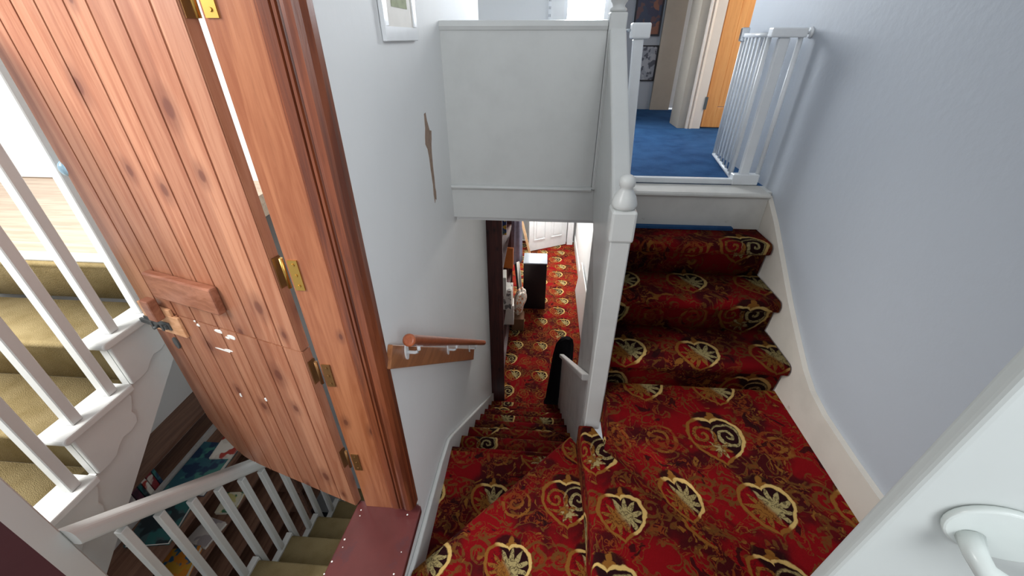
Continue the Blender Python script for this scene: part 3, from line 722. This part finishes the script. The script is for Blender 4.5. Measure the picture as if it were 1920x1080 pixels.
def flat_book(x0, x1, y0, y1, z, h, ink, label, rot=0):
    c = V3(((x0+x1)/2, (y0+y1)/2, z)); ca, sa = math.cos(rot), math.sin(rot)
    bk = thing('book', label, 'book', tuple(c), 'books lying on the stairwell bookcase')
    hx, hy = (x1-x0)/2, (y1-y0)/2
    bm = bmesh.new(); obox(bm, c, (ca, sa, 0), (-sa, ca, 0), ZZ, -hx, hx, -hy, hy, 0, .002); obox(bm, c, (ca, sa, 0), (-sa, ca, 0), ZZ, -hx, hx, -hy, hy, h-.002, h); obox(bm, c, (ca, sa, 0), (-sa, ca, 0), ZZ, -hx, -hx+.003, -hy, hy, .002, h-.002)
    obj('cover', bm, inks[ink], bk)
    bm = bmesh.new(); obox(bm, c, (ca, sa, 0), (-sa, ca, 0), ZZ, -hx+.003, hx-.004, -hy+.004, hy-.004, .002, h-.002); obj('pages', bm, M['paper'], bk)
flat_book(-2.20, -1.95, 1.27, 1.62, -2.3458, .03, 0, 'large blue-green picture book lying on the bookcase counter')
flat_book(-2.08, -1.94, 1.50, 1.72, -2.3155, .012, 1, 'white and red magazine lying on the blue-green picture book', .1)
flat_book(-2.19, -1.96, .98, 1.24, -2.3458, .02, 3, 'dark teal book lying on the counter behind the sloping handrail', .15)
flat_book(-2.14, -1.96, .84, 1.12, -2.6698, .03, 2, 'orange and blue picture book lying on the upper shelf behind the balusters', .2)
flat_book(-2.06, -1.945, 1.34, 1.48, -2.6698, .025, 5, 'small pale green book lying alone on the upper shelf', .1)
flat_book(-2.10, -1.95, 1.14, 1.30, -2.6698, .02, 7, 'pale grey booklet beside the orange and blue book', -.2)
names = [('dark red', 4), ('pale grey', 7), ('plum', 6), ('teal', 3), ('pale cream', 1), ('dark crimson', 4), ('blue-green', 0)]
y = 1.12
for i, (nm, ink) in enumerate(names):
    th = .018+.008*((i*7) % 3)
    bk = thing('book', ['slim dark red book at the near end of the row below the top board', 'pale grey book second in the leaning row below the brown top board', 'plum spined book in the middle of the leaning row below the brown top board', 'teal book leaning between plum and cream books below the brown top board', 'cream book with red marks leaning below the brown top board', 'dark crimson book leaning beside the cream book below the brown top board', 'blue-green book ending the row below the brown top board'][i], 'book', (-2.3, y, -2.345), 'books standing in a leaning row below the top board')
    bm = BM((-2.38, -2.245, y, y+th, -2.3445, -2.165-.006*(i % 3))); obj('cover', bm, inks[ink], bk)
    y += th+.006

# ================================================================== LOWER HALL
bk = thing('bookcase', 'tall dark red-brown bookcase standing at the foot of the stairs against the left hall wall', 'bookcase', (-.47, 4.4, -3.78))
obj('side_panel', bevel(BM((-.555, -.352, 3.475, 3.505, -3.779, -.90)), .003, 1), M['dark'], bk); obj('side_panel', BM((-.555, -.39, 5.3, 5.33, -3.779, -.90)), M['dark'], bk)
obj('back', BM((-.557, -.549, 3.505, 5.3, -3.779, -.90)), M['dark'], bk)
for z in (-3.70, -3.36, -3.0, -2.62, -2.22, -1.82, -1.42): obj('shelf', BM((-.549, -.40, 3.505, 5.3, z-.02, z)), M['dark'], bk)
def cbox(label, x0, x1, y0, y1, z0, z1, mat, name='box', cat='box', group=None, lid=None, rot=0):
    c = V3(((x0+x1)/2, (y0+y1)/2, z0)); ca, sa = math.cos(rot), math.sin(rot)
    bm = bmesh.new(); obox(bm, c, (ca, sa, 0), (-sa, ca, 0), ZZ, (x0-x1)/2, (x1-x0)/2, (y0-y1)/2, (y1-y0)/2, 0, z1-z0); bevel(bm, .003, 1)
    return tag(obj(name, bm, mat), label, cat, group)
# things on the shelves, nearest first
cbox('white carton on the bookcase shelf, topmost of the three white cartons', -.52, -.375, 4.02, 4.22, -2.6195, -2.36, M['paper'], group='white cartons on the hall bookcase', rot=.06)
lab = cover('printed_carton', [(224, 220, 212), (120, 118, 116), (232, 228, 222)], 14)
cbox('white printed carton sticking out in the middle of the three cartons', -.52, -.325, 4.30, 4.50, -2.9995, -2.70, lab, group='white cartons on the hall bookcase', rot=-.05)
cbox('white carton sticking out of a low shelf, lowest of the three white cartons', -.53, -.315, 4.46, 4.66, -3.3595, -3.05, M['paper'], group='white cartons on the hall bookcase', rot=.05)
hb = cover('bright_book_cover', [(40, 60, 110), (214, 176, 60), (150, 50, 60), (50, 90, 100)], 12)
cbox('colourful picture book standing face out on a high bookcase shelf', -.50, -.36, 4.02, 4.05, -1.8195, -1.55, hb, 'book', 'book')
cbox('orange folder standing on the middle bookcase shelf', -.52, -.335, 4.72, 4.76, -2.6195, -2.32, M['orangep'], 'folder', 'folder', rot=-.1)
for i, (y0, th, ink, h) in enumerate(((3.54, .03, 6, .24), (3.58, .025, 3, .22), (3.615, .035, 4, .26), (3.66, .03, 0, .23), (3.70, .028, 7, .25), (3.74, .03, 1, .22))):
    for z, lvl in ((-2.9995, 'second'), (-3.3595, 'lowest')):
        tag(obj('book', BM((-.54, -.385, y0, y0+th, z, z+h)), inks[(ink+(2 if lvl == 'lowest' else 0)) % 8]), 'book standing among others behind the near end panel of the hall bookcase', 'book', 'books behind the end panel of the hall bookcase')
# hanging lavender garment on the bookcase end
bm = bmesh.new(); R_ = []
for i in range(9):
    f = i/8; z = -1.65-.98*f; rx = .05+.02*f; ry = .035+.06*f
    R_.append([bm.verts.new((-.312+.004*f+rx*math.cos(a)*(1+.18*math.sin(6*a+f)), 5.0+ry*math.sin(a)*(1+.15*math.sin(5*a)), z+(.03*math.sin(4*a) if i == 8 else 0))) for a in [2*math.pi*k/36 for k in range(36)]])
for A, B in zip(R_, R_[1:]):
    for k in range(36): bm.faces.new((A[k], A[(k+1) % 36], B[(k+1) % 36], B[k])).smooth = True
bm.faces.new(R_[0]); bm.faces.new(R_[-1][::-1])
tag(obj('coat', bm, M['lav']), 'lavender grey garment hanging from the front of the hall bookcase', 'coat')
# dark board leaning behind the black box, pale edge
lbd = thing('board', 'dark flat board with white edge leaning behind the black box', 'board', (-.3, 5.25, -3.78))
bm = bmesh.new(); prism(bm, [(-.28, -3.779), (-.25, -3.779), (-.36, -2.60), (-.39, -2.60)], 'y', 5.34, 5.75); obj('panel', bm, M['dim'], lbd)
bm = bmesh.new(); prism(bm, [(-.2498, -3.779), (-.242, -3.779), (-.352, -2.60), (-.3598, -2.60)], 'y', 5.33, 5.76); o = obj('face', bm, M['paper'], lbd); o['label'] = 'pale face and edge'
# crumpled bag and carton on the floor
bm = bmesh.new(); bmesh.ops.create_icosphere(bm, subdivisions=4, radius=1)
rnd = random.Random(3)
dirs = [V3((rnd.uniform(-1, 1), rnd.uniform(-1, 1), rnd.uniform(-1, 1))).normalized() for _ in range(26)]
for v in bm.verts:
    n = v.co.normalized(); k = max(n.dot(d) for d in dirs)
    r = .72+.4*(k**6)
    v.co = V3((n.x*r*.09, n.y*r*.12, n.z*r*.23*(1 if n.z > 0 else .9)))+V3((-.262+.04*n.z, 5.02, -3.44))
zmin = min(v.co.z for v in bm.verts)
for v in bm.verts: v.co.z -= zmin+3.566
tag(obj('bag', bm, M['bag']), 'crumpled white and orange printed bag beside the black box', 'bag')
cbox('low brown cardboard box on the hall floor under the crumpled bag', -.37, -.19, 4.88, 5.10, -3.779, -3.567, M['tan'])
bx = thing('storage_box', 'tall black box with pale glossy top standing on the red hall carpet', 'box', (-.05, 5.65, -3.78))
bm = BM((-.231, .128, 5.48, 5.82, -3.779, -2.955)); bevel(bm, .004, 1); obj('body', bm, M['black'], bx)
bm = BM((-.235, .132, 5.476, 5.824, -2.955, -2.935)); bevel(bm, .004, 1); o = obj('lid', bm, M['boxtop'], bx); o['label'] = 'glossy pale top'
# white board leaning on the right hall wall
bm = bmesh.new(); prism(bm, [(.655, -3.7795), (.672, -3.7795), (.734, -3.22), (.717, -3.22)], 'y', 4.6, 6.1); bevel(bm, .003, 1)
tag(obj('board', bm, M['gloss']), 'long low white panel leaning along the right hall wall', 'panel')
# hall door at the end
d6 = sthing('door_6', (.16, 7.75, -3.77)); tag(d6, 'white panelled door ajar at the end of the red hall', 'door')
q0, q1 = V3((.56, 7.97, 0)), V3((-.21, 7.55, 0)); qe = (q1-q0).normalized(); qn = V3((-qe.y, qe.x, 0))
if qn.y > 0: qn = -qn
bm = bmesh.new(); QL = (q1-q0).length
obox(bm, q0, qe, qn, ZZ, 0, QL, -.03, 0, -3.77, -1.75)
for (a, b) in ((.10, .38), (.50, .78)):
    for (z0, z1) in ((-3.55, -2.95), (-2.75, -2.0)):
        for fr in ((a, a+.02, z0, z1), (b-.02, b, z0, z1), (a+.02, b-.02, z0, z0+.02), (a+.02, b-.02, z1-.02, z1)): obox(bm, q0, qe, qn, ZZ, fr[0], fr[1], .0, .012, fr[2], fr[3])
        obox(bm, q0, qe, qn, ZZ, a+.06, b-.06, .0, .01, z0+.06, z1-.06)
obj('panel', bm, M['white'], d6)
struct('trim_9', BM((.58, .70, 7.95, 8.11, -3.78, -.9)), M['white'], 'white jamb of the end hall door')
bm = bmesh.new(); prism(bm, [(-.165, -3.779), (-.21, -3.779), (-.42, -2.9), (-.375, -2.9)], 'y', 7.42, 7.46); tag(obj('plank', bm, M['pale']), 'pale wooden strip leaning beside the end hall door', 'plank')

# ================================================================== LIGHT
def area(name, loc, target, sx, sy, energy, col):
    L = bpy.data.lights.new(name, 'AREA'); L.shape = 'RECTANGLE'; L.size = sx; L.size_y = sy; L.energy = energy; L.color = col
    o = bpy.data.objects.new(name, L); C.objects.link(o); o.location = V3(loc)+V3((0, 0, OZ))
    o.rotation_euler = (V3(target)-V3(loc)).to_track_quat('-Z', 'Y').to_euler(); return o
area('window_daylight', (.31, 4.15, .5), (.6, 1.0, -.6), .32, .8, 30, (.93, .97, 1))
area('stairwell_daylight', (-2.6, -.2, .95), (-1.5, 1.1, -.7), 1.2, 1.4, 140, (1, .98, .95))
area('hall_daylight', (.25, 7.0, -1.05), (.0, 5.0, -3.2), .7, 1.4, 185, (1, .97, .93))
area('far_room_daylight', (2.3, 3.6, .4), (1.5, 4.1, -.2), .5, .8, 10, (1, .9, .75))
area('room_daylight', (1.1, -1.0, .5), (-.4, 1.3, -.5), 1.2, 1.4, 46, (.95, .98, 1))
w = bpy.data.worlds.new('World'); bpy.context.scene.world = w; w.use_nodes = True
w.node_tree.nodes['Background'].inputs[0].default_value = (.93, .96, 1, 1); w.node_tree.nodes['Background'].inputs[1].default_value = .75

# ================================================================== CAMERA
cd = bpy.data.cameras.new('camera'); cam = bpy.data.objects.new('camera', cd); C.objects.link(cam)
cd.sensor_width = 36; cd.lens = 760/1920*36; cd.clip_start = .01
cam.location = (0, 0, OZ); cam.rotation_euler = (math.radians(90-31.71), 0, math.radians(4.27))
sc = bpy.context.scene; sc.camera = cam
sc.view_settings.view_transform = 'Standard'; sc.view_settings.look = 'None'; sc.view_settings.gamma = 1
sc.view_settings.use_curve_mapping = False; sc.view_settings.exposure = 0
for o in list(bpy.data.objects):
    if '_w' in o: del o['_w']
